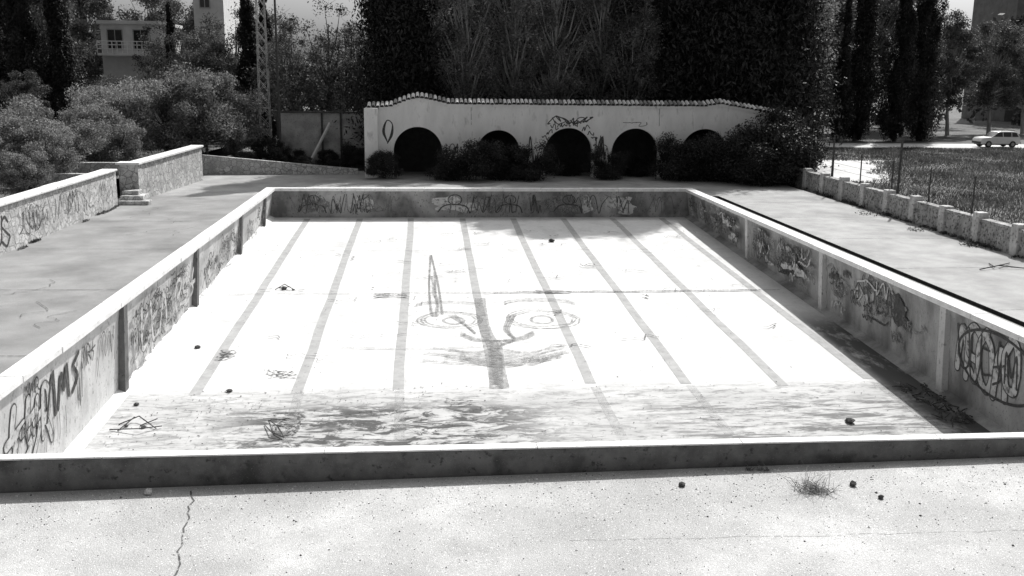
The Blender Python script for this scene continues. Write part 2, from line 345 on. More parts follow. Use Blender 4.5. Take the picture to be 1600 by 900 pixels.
rg=random.Random(5)
sR=Strokes(lambda u,v,d:(20-lx(v,-u)-d,-u,v))
word(sR,5,-8.3,-1.6,.54,1.15,.26,0,gap=-.05,fill=1,rnd=rg,jit=.1); word(sR,5,-8.2,-1.45,.5,.95,.06,0,gap=-.05,rnd=rg,jit=.1)
el_=[( -6.6+1.6*math.cos(t),-1.0+.76*math.sin(t)) for t in np.linspace(.4,6.6,22)]; sR.stroke(el_,.07,0)
sR.blob((-11.8,-.8),1.1,.36,2,rnd=rg,rough=.55); sR.blob((-12.4,-.6),.7,.3,2,rnd=rg,rough=.5); sR.blob((-11.2,-.9),.5,.35,0,rnd=rg,rough=.5)
for k in range(7): u=-13+.4*k; sR.stroke([(u,-.9),(u+.02,-1.2-rg.uniform(0,.3))],.05,2,smooth=False)
word(sR,4,-13.2,-1.1,.5,.65,.07,0,gap=.0,rnd=rg)
for (a,c_,n) in ((-16.1,-9.2,30),(-23.6,-16.7,60),(-32.6,-24.2,50)):
    for k in range(n):
        u=rg.uniform(a,c_-1.0); v=rg.uniform(fz(-u)+.25,-.5); h=rg.uniform(.12,.45)
        q=rg.random()
        if q<.4: word(sR,rg.randint(2,4),u,v,h*.7,h,.05,rg.choice([0,2]),rnd=rg)
        elif q<.55: sR.blob((u+.5,v+.1),rg.uniform(.3,.7),rg.uniform(.1,.22),rg.choice([1,2,1]),rnd=rg,rough=.5)
        else: scribble(sR,u,u+rg.uniform(.5,1.4),v,v+h,.05,rg.choice([0,2,1]),rg.randint(6,10),rg)
sR.mb.obj("right_wall_graffiti",[m_black,m_white,m_grey],pool)
rf=random.Random(9)
sF=Strokes(lambda u,v,d:(u,PL+.056-d,v))
for (u0,u1,mi) in ((7.5,9.6,1),(10.2,11.0,2),(12.6,15.0,2),(14.8,15.4,1),(1.2,2.4,2),(16,17.6,1),(3.6,4.6,1)):
    sF.blob(((u0+u1)/2,-.8),(u1-u0)/2,.36,mi,rnd=rf,rough=.5)
for (u,s_) in ((1.8,1),(8.6,1.2),(11.3,1),(14.2,1.1)):
    sF.stroke([(u+.28*s_*math.cos(t),-.55+.2*s_*math.sin(t)) for t in np.linspace(0,6.3,10)],.05,0)
    sF.stroke([(u-.7*s_,-1.15),(u-.45*s_,-.85),(u,-.78),(u+.45*s_,-.88),(u+.6*s_,-1.2)],.06,0); sF.stroke([(u-.2,-.8),(u-.25,-1.2)],.05,2)
for k in range(46):
    u=rf.uniform(.5,19); scribble(sF,u,u+rf.uniform(.3,1.1),-1.15,-.35,.035,rf.choice([0,2,2]),7,rf)
sF.mb.obj("end_wall_graffiti",[m_black,m_white,m_grey],pool)
# ------------------------------------------------------------ ground and decks
b=MB(); Z=-.52
xs=[-900,-7.2,-.3,20.3,27.6,900]; ys=[-600,-14,-.1,33.5,44,1500]
for i in range(5):
    for j in range(5):
        if i==2 and j==2: continue
        b.quad((xs[i],ys[j],Z),(xs[i+1],ys[j],Z),(xs[i+1],ys[j+1],Z),(xs[i],ys[j+1],Z))
b.obj("ground",[m_soil])
deck=empty("pool_deck")
def dz(x): return -.5+.012*x
b=MB(); 
vs=[(-6.4,-14,dz(-6.4)),(27.2,-14,dz(27.2)),(27.2,-.186,dz(27.2)),(-6.4,-.186,dz(-6.4))]
b.add(vs,[(0,1,2,3)]); b.obj("deck_near",[m_deckN],deck)
b=MB(); b.quad((-6.4,-.186,-.42),(-.462,-.186,-.42),(-.462,33.59,-.4),(-6.4,33.59,-.4)); b.obj("deck_side",[m_deckL],deck)
b=MB(); b.quad((-6.4,33.59,-.4),(27.2,33.59,-.4),(27.2,46,-.4),(-6.4,46,-.4)); b.obj("deck_far",[m_deckR],deck)
b=MB(); b.quad((20.462,-.186,-.4),(21.5,-.186,-.4),(21.5,33.59,-.4),(20.462,33.59,-.4)); b.quad((21.82,-.186,-.4),(27.2,-.186,-.4),(27.2,33.59,-.4),(21.82,33.59,-.4)); b.obj("deck_side_wide",[m_deckR],deck)
b=MB(); b.quad((21.5,-.18,-.5),(21.82,-.18,-.5),(21.82,33.59,-.5),(21.5,33.59,-.5)); b.quad((21.502,-.18,-.5),(21.502,33.59,-.5),(21.502,33.59,-.4),(21.502,-.18,-.4)); b.quad((21.818,-.18,-.5),(21.818,33.59,-.5),(21.818,33.59,-.4),(21.818,-.18,-.4)); b.obj("drain_channel",[m_gutter],deck)
sd=Strokes(lambda u,v,d:(u,v,dz(u)+d)); rd=random.Random(21)
P=[]; yy=-.35; xx=3.9
while yy>-4: P.append((xx+rd.uniform(-.05,.05),yy)); yy-=rd.uniform(.1,.25); xx+=rd.uniform(-.02,.05)
sd.stroke(P,.024,0,smooth=False)
P=[(9+t*7,-2.3-.3*t+rd.uniform(-.03,.03)) for t in np.linspace(0,1,30)]; sd.stroke(P,.006,0,smooth=False)
sd.mb.obj("deck_cracks",[m_crack],deck)
sd=Strokes(lambda u,v,d:(u,v,-.4+d))
for yy in (6.5,12.8,19,25.2): sd.stroke([(-6.1,yy+.1),(-3,yy),(-.6,yy-.05)],.03,0)
for yy in (4,9.5,15,20.6,26.1,31): sd.stroke([(21.9,yy),(24,yy+.04),(27,yy)],.03,0)
for k in range(10):
    x=rd.uniform(-5.8,-1); y=rd.uniform(5,28); P=[]
    for q in range(9): P.append((x,y)); x+=rd.uniform(-.3,.35); y+=rd.uniform(.05,.4)
    sd.stroke(P,.02,0)
sd.mb.obj("deck_joints",[m_crack],deck)
b=MB(); rc=random.Random(2)
for k in range(5200):
    x=rc.uniform(.5,17); y=-.25-abs(rc.gauss(0,1.0)) if rc.random()<.6 else rc.uniform(-3.8,-.3); s=rc.uniform(.004,.014)*(2.0 if rc.random()<.06 else 1)
    z=dz(x); a=rc.uniform(0,6.28); vs=[(x+s*math.cos(a+2.1*i)*rc.uniform(.6,1.3),y+s*math.sin(a+2.1*i),z+.001) for i in range(3)]+[(x,y,z+s*.8)]
    b.add(vs,[(0,1,3),(1,2,3),(2,0,3)],rc.choice([0,0,0,0,1]))
b.obj("gravel",[m_coping,m_darkmetal])
def rock(x,y,z,s,mt,name="rock",flat=.7,seed=0):
    r=random.Random(seed); bm=MB(); n=8; rings=5; vs=[]
    for j in range(rings+1):
        ph=math.pi*j/rings
        for i in range(n):
            t=2*math.pi*i/n; q=s*r.uniform(.75,1.15)
            vs.append((q*math.sin(ph)*math.cos(t),q*math.sin(ph)*math.sin(t),flat*q*math.cos(ph)))
    fs=[(j*n+i,j*n+(i+1)%n,(j+1)*n+(i+1)%n,(j+1)*n+i) for j in range(rings) for i in range(n)]
    bm.add(vs,fs); o=bm.obj(name,[mt]); o.location=(x,y,z+s*flat*.8); return o
m_rock=mat("dark_stone",.04,.09,9); m_rockl=mat("pale_stone",.4,.6,9)
for i,(x,y,s) in enumerate(((10.85,-.8,.05),(13.3,-1.0,.06),(13.5,-1.45,.045))): rock(x,y,dz(x),s,m_rock,seed=i)
rock(3.3,-.4,dz(3.3),.07,m_rockl,seed=8); 
for i,(x,y,s) in enumerate(((2.3,19.6,.12),(2.62,19.5,.05),(.8,13.2,.09),(2.35,9.7,.08),(.35,8.9,.07),(12.6,27.4,.15),(17,7.0,.12),(.5,7.6,.05),(.9,7.5,.06))): rock(x,y,fz(y),s,m_rock,seed=20+i,flat=.5)
def branch(name,pts,r,mt=m_darkmetal):
    b=MB()
    for P in pts:
        for i in range(len(P)-1): b.tube(P[i],P[i+1],r,r*.8,5)
    return b.obj(name,[mt])
z=fz(7.3)+.03
branch("fallen_branch",[[(3.6,7.8,z),(3.9,7.1,z+.12),(4.1,6.7,z),(3.8,6.9,z+.05),(3.55,7.5,z)],[(3.6,7.8,z),(4.1,7.6,z+.1)]],.014)
branch("fallen_branch",[[(.3,7.7,z),(.7,7.9,z+.12),(1.2,7.4,z)],[(.6,7.9,z+.1),(.4,7.3,z)],[(.2,7.4,z),(.9,7.2,z+.08),(1.3,7.5,z+.02)],[(.8,7.6,z),(1.1,7.9,z+.05)]],.015)
branch("fallen_branch",[[(24.4,14.6,-.36),(25.2,14.9,-.3),(26.0,15.6,-.36)],[(25.2,14.9,-.3),(26.1,14.7,-.37)],[(25.0,14.8,-.33),(25.3,15.6,-.37)]],.02)
z=fz(19.5)+.02
branch("fallen_branch",[[(2.0,19.5,z),(2.3,19.7,z+.15),(2.7,19.4,z)],[(2.1,19.8,z),(2.5,19.6,z+.08)]],.015)
b=MB(); rj=random.Random(4)
for k in range(90):
    x=rj.uniform(19.2,20.0); y=rj.uniform(6.5,9.2); zz=fz(y)+.02; a=rj.uniform(0,3.14); l=rj.uniform(.1,.35)
    b.tube((x,y,zz+rj.uniform(0,.08)),(x+l*math.cos(a)*.6,y+l*math.sin(a),zz+rj.uniform(0,.12)),.02,.01,5)
b.obj("rubbish_pile",[m_rock])
b=MB(); rj=random.Random(14)
for k in range(1100):
    if rj.random()<.65: x=abs(rj.gauss(0,5))+.2 if rj.random()<.5 else rj.uniform(.2,19.8); y=rj.uniform(5.2,9.8)
    else: x=rj.uniform(.1,19.8); y=rj.uniform(9.8,31)
    if x>19.8: continue
    s=rj.uniform(.012,.035); z=fz(y)+.012; a=rj.uniform(0,6.28)
    b.add([(x+s*math.cos(a+1.57*i)*(1 if i%2 else .5),y+s*math.sin(a+1.57*i)*(1 if i%2 else .5),z+rj.uniform(0,.02)) for i in range(4)],[(0,1,2,3)])
b.obj("leaf_litter",[m_darkmetal])
# ------------------------------------------------------------ vegetation
def leaves(clumps,per,size,rs,asp=.5,up=0.0,shell=.45):
    C=np.array(clumps,float); n=len(C)*per
    c=np.repeat(C,per,axis=0)
    d=rs.normal(size=(n,3)); d/=np.linalg.norm(d,axis=1,keepdims=True)
    r=rs.uniform(0,1,(n,1))**shell*rs.choice([1,1,1,1.15,1.3],(n,1))
    p=c[:,:3]+d*r*c[:,3:6]
    nn=d+rs.normal(size=(n,3))*.9; nn/=np.linalg.norm(nn,axis=1,keepdims=True)
    t=rs.normal(size=(n,3)); t[:,2]+=up; t-=nn*(t*nn).sum(1,keepdims=True); t/=np.linalg.norm(t,axis=1,keepdims=True)
    bt=np.cross(nn,t); s=size*rs.uniform(.4,1.5,(n,1))
    v=np.stack([p-t*s,p+bt*s*asp,p+t*s,p-bt*s*asp],1).reshape(-1,3)
    fcs=np.arange(4*n).reshape(-1,4); return v,fcs
def plantmesh(name,clumps,per,size,seed,mats,wood=None,asp=.5,up=0,shell=.45):
    rs=np.random.RandomState(seed); v,fc=leaves(clumps,per,size,rs,asp,up,shell)
    V=[v]; FS=fc.tolist(); mi=[0]*len(FS)
    if wood and wood.v:
        o=len(v); V.append(np.array([tuple(q) for q in wood.v])); FS+=[tuple(i+o for i in q) for q in wood.f]; mi+=[1]*len(wood.f)
    V=np.concatenate(V); me=bpy.data.meshes.new(name); me.from_pydata(V.tolist(),[],FS)
    for m in mats: me.materials.append(m)
    me.polygons.foreach_set("material_index",mi); me.update(); return me
def place(me,name,x,y,z,s=1,sz=None,rot=None):
    o=bpy.data.objects.new(name,me); COL.objects.link(o); o.location=(x,y,z); o.scale=(s,s,sz or s); o.rotation_euler=(0,0,random.uniform(0,6.28) if rot is None else rot); return o
def conifer(seed,H,Rr,nc,per,size,power=.6,mats=None,base=.03):
    r=random.Random(seed); cl=[]; w=MB(); w.tube((0,0,-.2),(0,0,H*.5),.22,.12,8); w.tube((0,0,H*.5),(0,0,H*.93),.12,.03,6)
    for k in range(nc):
        t=base+(1-base)*(k+r.random())/nc
        rad=Rr*min(1,(t+.02)*7)*(1-t)**power*r.uniform(.65,1.3); a=r.uniform(0,6.28); q=rad*r.uniform(.3,.85)
        cr=max(.22,rad*.42)*r.uniform(.6,1.2); cl.append((q*math.cos(a),q*math.sin(a),t*H,cr,cr,cr*2.2))
        if k%4==0: w.tube((0,0,t*H*.9),(q*math.cos(a),q*math.sin(a),t*H),.04,.015,5)
    return plantmesh("cypress_mesh",cl,per,size,seed,mats or [l_dark,m_bark],w,.32,1.4)
def broad(seed,H,Rr,trunk,nc,per,size,mats,cr=(.8,1.4),lean=.3,flatb=.75,upb=0):
    r=random.Random(seed); cl=[]; w=MB(); 
    lx_,ly_=r.uniform(-lean,lean),r.uniform(-lean,lean); T=Vector((lx_,ly_,trunk)); r0=.05+H*.014
    w.tube((0,0,-.2),T*.5,r0,r0*.8,8); w.tube(T*.5,T,r0*.8,r0*.65,8); top=Vector((lx_*1.5,ly_*1.5,H*.85)); w.tube(T,top,r0*.6,r0*.15,6)
    for k in range(nc):
        while True:
            p=Vector((r.uniform(-1,1),r.uniform(-1,1),r.uniform(-1,1)))
            if .25<p.length<1: break
        c=(H-trunk*.8)/2; q=Vector((lx_+p.x*Rr,ly_+p.y*Rr,trunk*.8+c+p.z*c*.95)); s=r.uniform(*cr)
        cl.append((q.x,q.y,q.z,s,s,s*flatb)); 
        tt=max(0,min(1,(q.z-upb-trunk)/(H-trunk))); st_=T+(top-T)*tt*(.6 if not upb else 1); mid=(st_+q)/2+Vector((r.uniform(-.2,.2),r.uniform(-.2,.2),-.1-.15*upb)); w.tube(st_,mid,r0*.3,r0*.2,5,cap=False); w.tube(mid,q,r0*.2,r0*.06,5,cap=False)
        for _ in range(2): w.tube(q,q+Vector((r.uniform(-1,1),r.uniform(-1,1),r.uniform(0,1.2)))*s,r0*.07,r0*.02,4,cap=False)
    return plantmesh("tree_mesh",cl,per,size,seed,mats,w,.45,0,.6)
cyp=[conifer(31,18,1.9,130,420,.13),conifer(32,18,2.2,130,420,.13,.5),conifer(35,17,1.6,120,420,.13,.7)]
big=[conifer(33,21,3.3,190,520,.15,.42),conifer(34,21,2.9,190,520,.15,.5),conifer(36,24,3.8,200,520,.16,.33)]
br=[broad(41,12,3.4,2.6,60,480,.095,[l_mid,m_barkpale],(.5,1.15)),broad(42,12,3.2,2.2,60,480,.095,[l_mid,m_barkpale],(.5,1.15))]
spr=[broad(51,10,2.2,2.4,40,170,.08,[l_mid,m_bark],(.35,.9)),broad(52,10,2.0,3.0,36,170,.08,[l_mid,m_bark],(.35,.9))]
pop=[broad(61,17,2.6,2.0,120,260,.08,[l_pop,m_barkpale],(.4,.95),.3,1.4,2.2),broad(62,16,2.3,2.4,100,220,.08,[l_pop,m_barkpale],(.4,.9),.4,1.4,2.2)]
shr=[broad(71,3,1.5,.25,34,620,.05,[l_lite,m_bark],(.3,.6),.1),broad(72,3,1.7,.2,34,620,.05,[l_lite,m_bark],(.3,.65),.1)]
shd=[broad(81,2.6,1.7,.1,34,620,.055,[l_bush,m_bark],(.35,.7),.1),broad(82,2.6,1.5,.1,30,620,.055,[l_bush,m_bark],(.4,.75),.1)]
lt=[broad(75,5,2.1,.7,50,560,.06,[l_lite,m_bark],(.4,.85),.2)]
for x,y,s,k in ((5.9,49.5,1.0,0),(7.9,52,.95,1),(22.4,50.5,1.05,2),(25.4,50,1.12,2),(28.6,50.5,1.12,2),(31.6,52,1.0,0),(20.2,55,1.1,1),(16.2,57,1.15,1),(12.8,59,1.0,0)):
    place(big[k],"cypress_tree",x,y,-.5,s)
for x,y,s,k in ((9.8,48.4,.85,0),(12.4,49.6,1.0,1),(15.4,48.6,.85,0),(18.2,49.6,.95,1),(20.2,48.4,.7,0),(33.8,55,1.0,1),(35.2,60,1.05,0),(4.2,57,.7,1)):
    place(pop[k],"poplar_tree",x,y,-.5,s)
for x,y,s,k in ((12,64,1.0,0),(8.5,62,1.1,1),(17,66,1.1,0),(22,64,1.1,1),(28,66,1.1,0),(33,68,1.1,1),(37,72,1.1,0)):
    place(br[k],"broadleaf_tree",x,y,-.5,s*1.1)
for x,y,s,k in ((40.6,77,.95,0),(44.8,79,.85,1),(47.2,78,.8,2),(49.8,80,1.05,1),(53.4,79,.95,0),(56.4,80,1.0,1),(38.0,74,.9,2)):
    place(cyp[k],"cypress_tree",x,y,-.5,s)
for x,y,s,k in ((60,88,.95,0),(65,90,1.15,1),(71,92,1.1,0),(47,90,1.35,1),(41,88,1.4,0),(53,92,1.4,1),(35,84,1.4,0),(77,95,1.1,1),(58.5,96,1.45,1),(50,100,1.6,0),(64,102,1.5,0),(44,98,1.6,1)):
    place(br[k],"broadleaf_tree",x,y,-.5,s)
for x,y,s,k in ((-20.4,57,.85,0),(-18.2,58,.8,1),(-22.6,59,.95,1),(-6.0,62,.72,0),(-4.4,60,.7,2),(-12.6,66,.62,2)):
    place(cyp[k],"cypress_tree",x,y,-.2,s)
for x,y,s,k in ((-15.5,60,.46,0),(-11.6,62,.55,1),(-8.9,60,.75,0),(-17.5,50,.48,1),(-25,72,1.2,1),(-13.8,53,.45,0),(-20.5,92,1.25,0),(-26,88,1.3,1),(-15,94,1.3,1),(-31,84,1.2,0),(-9,90,1.0,0)):
    place(br[k],"broadleaf_tree",x,y,-.2,s)
for x,y,s,k in ((-1.4,52,.9,0),(.6,53,1.05,1),(2.6,52,.95,0),(3.9,55,.9,1),(-3.0,56,1.0,1),(1.6,58,1.0,0),(-13.9,68,1.1,1),(-15.4,73,1.0,1),(-22.5,68,1.3,1),(-10.2,56,.85,1),(-8.2,66,1.1,1),(-9.9,70,1.1,0)):
    place(spr[k],"young_tree",x,y,-.45,s)
for x,y,s in ((-6.2,47.5,1.25),(-8.2,46.0,1.15),(-9.9,44,1.0),(-5.0,49.5,1.0),(-12.2,48.5,1.05)): place(lt[0],"small_tree",x,y,-.2,s)
for x,y,z,s,k in ((-9.3,30.5,.4,.9,0),(-11.2,31.5,.4,1.05,1),(-12.8,33,.3,1.1,0),(-10.4,36,.3,.95,1),(-8.6,38.5,.2,.9,0),(-10.8,41,.2,1.2,1),(-13.6,38,.2,1.3,0),(-8.9,27.0,.3,.65,1),(-15.5,36,.2,1.3,1),(-12,46,.2,1.3,0)):
    place(shr[k],"oleander_bush",x,y,z,s)
for x,y,s,k in ((8.4,41.0,.72,1),(10.0,40.8,.85,0),(11.6,41.0,.85,1),(13.2,41.0,.85,1),(17.6,41.6,.7,1),(21.6,41.3,1.0,1),(23.2,41,1.05,1),(24.8,40.2,1.1,1),(26.3,39.3,1.3,1),(27.2,39.8,1.25,0),(25.6,38.8,1.0,1),(4.9,41.6,.6,0),(19.6,43.3,.6,1),(15.6,43.6,.5,1),(27.5,42.5,1.55,0),(-2.6,48.6,.7,0),(-1.2,49.0,.5,1),(.9,49.1,.42,0),(2.4,48.6,.6,1),(3.3,47.6,.5,0),(-4,46.5,.55,1),(-.2,46.8,.35,0),(1.5,46.4,.3,1)):
    place(shd[k],"dark_bush",x,y,-.5,s)
cl=[]; rD=random.Random(77)
for k in range(560):
    x=rD.uniform(-90,170); hm=16 if x>30 else (7.5 if (x<28 and x>-12) else 11); y=rD.uniform(108,125); zz=rD.uniform(0,hm)*(.8+.2*math.sin(x*.3)); s=rD.uniform(1.4,3); cl.append((x,y,zz,s,s,s))
me=plantmesh("distant_trees",cl,150,.4,77,[l_mid]); o=bpy.data.objects.new("distant_trees",me); COL.objects.link(o)
def grass(name,n,area,h,mt,seed,zf=lambda x,y:-.52,dens=None):
    rs=np.random.RandomState(seed); x=rs.uniform(area[0],area[1],n); y=rs.uniform(area[2],area[3],n)
    if dens is not None: k=dens(x,y); x=x[k];y=y[k]; n=len(x)
    a=rs.uniform(0,6.28,n); w=rs.uniform(.012,.03,n); hh=h*rs.uniform(.4,1.3,n)*(.75+.45*np.sin(x*.7+2*np.sin(y*.31))*np.sin(y*.5+1.3)); lx_=rs.normal(0,.4,n)*hh; ly_=rs.normal(0,.4,n)*hh; z=np.array([zf(q,p) for q,p in zip(x,y)])
    v=np.stack([np.stack([x-w*np.cos(a),y-w*np.sin(a),z],1),np.stack([x+w*np.cos(a),y+w*np.sin(a),z],1),np.stack([x+lx_,y+ly_,z+hh],1)],1).reshape(-1,3)
    me=bpy.data.meshes.new(name); me.from_pydata(v.tolist(),[],np.arange(3*n).reshape(-1,3).tolist()); me.materials.append(mt); o=bpy.data.objects.new(name,me); COL.objects.link(o); return o
def dfield(x,y):
    e=.4*np.sin(y*.9)+.25*np.sin(y*2.3+x)
    return ~((x<34+.46*(y-42)+e)&(y>41.4+e*.5)&(y<56+e*.5))
grass("field_grass",190000,(28.2,75,20,69.5),.24,l_dry,5,dens=dfield)
grass("lawn_grass",26000,(-6,28,46,60),.4,l_dry,6)
b=MB(); b.quad((28.6,41,-.512),(34.4,41,-.512),(41.8,57,-.512),(28.8,57,-.512)); b.obj("dirt_path",[m_dirt])
b=MB(); b.quad((25,70.5,-.51),(200,70.5,-.51),(200,76,-.51),(25,76,-.51)); b.obj("road",[m_dirt])
b=MB(); rw=random.Random(12)
for cx_,cy_,n,h in ((12.7,-1.15,90,.3),(12.62,-1.1,40,.42),(12.2,-.35,50,.14),(12.0,-.32,30,.1)):
    for k in range(n):
        a=rw.uniform(0,6.28); el2=rw.uniform(.05,1.0 if h<.4 else 1.5); l=h*rw.uniform(.4,1.2); x=cx_+rw.gauss(0,.06)*h*5;y=cy_+rw.gauss(0,.06)*h*3; z0=dz(x)
        m1=(x+.5*l*math.cos(a)*math.cos(el2),y+.5*l*math.sin(a)*math.cos(el2),z0+.6*l*math.sin(el2)); e1=(x+l*math.cos(a)*math.cos(el2),y+l*math.sin(a)*math.cos(el2),z0+.9*l*math.sin(el2)*rw.uniform(.5,1)+.01)
        mi=rw.choice([0,0,1]); b.tube((x,y,z0),m1,.004,.003,3,cap=False,mi=mi); b.tube(m1,e1,.003,.001,3,cap=False,mi=mi)
b.obj("dry_weed",[l_straw,l_mid])
# ------------------------------------------------------------ left walls
b=MB(); b.box(-6.75,-6.3,2,30,-.5,1.12); o=b.obj("stone_wall",[m_stone]); 
b=MB(); y=2.0
while y<30: b.box(-6.85,-6.2,y,min(y+1.5,30)-.02,1.122,1.122+random.uniform(.07,.1)); y+=1.5
c=b.obj("wall_cap",[m_coping],o,bevel=.015)
sW=Strokes(lambda u,v,d:(-6.3+d,u,v)); rW=random.Random(15)
for k in range(14): sW.blob((rW.uniform(18,29),rW.uniform(-.1,.8)),rW.uniform(.3,.8),rW.uniform(.15,.35),1,rnd=rW,rough=.5)
word(sW,2,17.6,-.15,.6,.85,.09,0,rnd=rW); word(sW,3,20.5,.1,.5,.5,.05,2,rnd=rW); scribble(sW,24,27,0,.7,.05,2,10,rW)
for k in range(14): u=rW.uniform(17.5,28); scribble(sW,u,u+1.2,0,.8,.035,rW.choice([0,2,2]),8,rW)
sW.mb.obj("wall_graffiti",[m_black,m_white,m_grey],o)
b=MB(); b.box(-6.6,-5.75,31.4,32.2,-.5,1.25); b.add([(-6.2,32.2,-.5),(-5.75,32.2,-.5),(-4.95,40.5,-.5),(-5.4,40.5,-.5),(-6.2,32.2,1.2),(-5.75,32.2,1.2),(-4.95,40.5,1.4),(-5.4,40.5,1.4)],[(4,5,6,7),(0,4,7,3),(1,2,6,5),(3,7,6,2),(0,1,5,4)])
o=b.obj("stone_wall",[m_stone]); b=MB()
b.add([(-6.3,32.1,1.255),(-5.65,32.1,1.255),(-4.85,40.6,1.405),(-5.5,40.6,1.405),(-6.3,32.1,1.35),(-5.65,32.1,1.35),(-4.85,40.6,1.5),(-5.5,40.6,1.5)],[(4,5,6,7),(0,4,7,3),(1,2,6,5),(3,7,6,2),(0,1,5,4)]); b.box(-6.7,-5.65,31.3,32.09,1.255,1.35)
b.obj("wall_cap",[m_coping],o,bevel=.015)
b=MB(); b.add([(-6,43.6,-.5),(3.2,43.9,-.5),(3.2,44.2,-.5),(-6,43.9,-.5),(-6,43.6,.75),(3.2,43.9,-.1),(3.2,44.2,-.1),(-6,43.9,.75)],[(0,1,5,4),(4,5,6,7),(1,2,6,5),(2,3,7,6),(3,0,4,7)])
b.obj("low_garden_wall",[m_stone])
b=MB(); b.box(-6.3,-5.0,30.05,30.6,-.4,-.22); b.box(-6.3,-5.3,30.35,31.35,-.22,-.03); b.box(-6.3,-5.6,30.7,31.35,-.03,.16); b.obj("stone_steps",[m_stone],bevel=.02)
b=MB(); rs=np.random.RandomState(8); nx,ny=30,40
for j in range(ny+1):
    for i in range(nx+1):
        x=-6.76-i*2.2; y=0+j*2.2; zz=.55-.010*max(0,y-30) + .12*math.sin(x*.9+y*.4)+rs.uniform(-.06,.06); b.v.append((x,y,zz))
for j in range(ny):
    for i in range(nx): q=j*(nx+1)+i; b.f.append((q,q+nx+1,q+nx+2,q+1)); b.m.append(0)
b.obj("hillside_terrain",[m_soil],smooth=True)
grass("hillside_grass",30000,(-24,-6.9,14,60),.3,l_dry,9,zf=lambda x,y:.5-.010*max(0,y-30))
b=MB(); b.box(-10.5,-7.2,29.8,30.1,.4,1.0); b.box(-9.5,-7.0,33.6,33.9,.4,1.15); b.obj("planter_edge",[m_stone],bevel=.02)
# ------------------------------------------------------------ arcade
arc=empty("arcaded_wall"); YA=42.6; TH=.4
AR=[(6.75,1.4),(11.4,1.25),(15.5,1.4),(19.45,1.4),(23.6,1.4)]
SPR=1.05
def top(x):
    P=[(4.2,3.55),(5.2,3.6),(6.2,4.0),(6.8,4.12),(7.6,4.0),(8.6,3.78),(23.4,3.78),(24.4,3.95),(25.2,3.8),(28.3,3.3)]
    return float(np.interp(x,[p[0] for p in P],[p[1] for p in P]))
xs=sorted(set([round(v,3) for v in np.arange(4.2,28.31,.15)]+[c+r*math.cos(t) for c,r in AR for t in np.linspace(0,math.pi,25)]))
b=MB()
for i in range(len(xs)-1):
    x0,x1=xs[i],xs[i+1]
    if x1-x0<1e-4: continue
    xm=(x0+x1)/2
    inside=next(((c,r) for c,r in AR if abs(xm-c)<r),None)
    if inside:
        c,r=inside; z0=SPR+math.sqrt(max(0,r*r-(x0-c)**2)); z1=SPR+math.sqrt(max(0,r*r-(x1-c)**2))
    else: z0=z1=-.5
    for yy in (YA,YA+TH): b.quad((x0,yy,z0),(x1,yy,z1),(x1,yy,top(x1)),(x0,yy,top(x0)))
    b.quad((x0,YA,z0),(x1,YA,z1),(x1,YA+TH,z1),(x0,YA+TH,z0))
for c,r in AR:
    for x in (c-r,c+r): b.quad((x,YA,-.5),(x,YA+TH,-.5),(x,YA+TH,SPR),(x,YA,SPR))
b.obj("front_wall",[m_white_wall],arc)
b=MB(); b.box(3.75,4.5,41.9,YA+3.2,-.5,3.5); b.box(28.3,28.7,42.2,YA+3.2,-.5,3.3); b.obj("end_piers",[m_white_wall],arc,bevel=.02)
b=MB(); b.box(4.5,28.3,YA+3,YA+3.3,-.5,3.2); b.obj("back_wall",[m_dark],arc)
b=MB()
for i in range(40):
    x0=4.2+24.1*i/40; x1=4.2+24.1*(i+1)/40
    b.quad((x0,YA+.3,top(x0)+.0),(x1,YA+.3,top(x1)+.0),(x1,YA+3.4,top(x1)-.5),(x0,YA+3.4,top(x0)-.5))
b.obj("roof_deck",[m_tile],arc)
b=MB(); x=4.0; rt=random.Random(3)
while x<28.5:
    z=top(min(max(x,4.2),28.3))+rt.uniform(-.015,.015); n=6; vs=[]
    for (yy,zz) in ((YA-.22+rt.uniform(-.03,.03),z+.0),(YA+.45,z+.2)):
        for i in range(n+1):
            t=math.pi*i/n; vs.append((x+.1*math.cos(t),yy,zz+.1*math.sin(t)))
    b.add(vs,[(i,i+1,n+2+i,n+1+i) for i in range(n)],rt.choice([0,0,2])); 
    vs=[(p[0]*1,p[1],p[2]-.02) for p in vs]; b.add(vs[:n+1],[tuple(range(n+1))],1)
    b.add([(x-.12,YA-.1,z+.02),(x+.12,YA-.1,z+.02),(x+.12,YA+.4,z+.12),(x-.12,YA+.4,z+.12)],[(0,1,2,3)],1)
    x+=.25
b.obj("roof_tiles",[m_coping,m_dark,m_tile],arc)
b=MB()
for i in range(60):
    x0=4.55+23.7*i/60; x1=4.55+23.7*(i+1)/60
    b.add([(x0,YA-.1,top(x0)-.16),(x1,YA-.1,top(x1)-.16),(x1,YA-.1,top(x1)-.01),(x0,YA-.1,top(x0)-.01),(x0,YA-.004,top(x0)-.16),(x1,YA-.004,top(x1)-.16)],[(0,1,2,3),(0,4,5,1)])
b.obj("cornice",[m_white_wall],arc)
sA=Strokes(lambda u,v,d:(u,YA-.0-d,v)); rA=random.Random(6)
scribble(sA,14.2,17,2.7,3.1,.06,0,14,rA); scribble(sA,14.3,16.8,2.7,3.05,.05,0,16,rA); scribble(sA,18.7,20.2,2.6,2.8,.03,0,12,rA)
for k in range(3): sA.stroke([(5.0,1.6),(4.75+.05*k,2.2),(5.0,2.8),(5.3,2.6),(5.3-.05*k,2.0),(5.0,1.5)],.06,0)
for t in np.linspace(.2,2.9,12): scribble(sA,15.5+1.6*math.cos(t)-.15,15.5+1.6*math.cos(t)+.25,SPR+1.55*math.sin(t),SPR+1.8*math.sin(t)+.1,.05,0,6,rA)
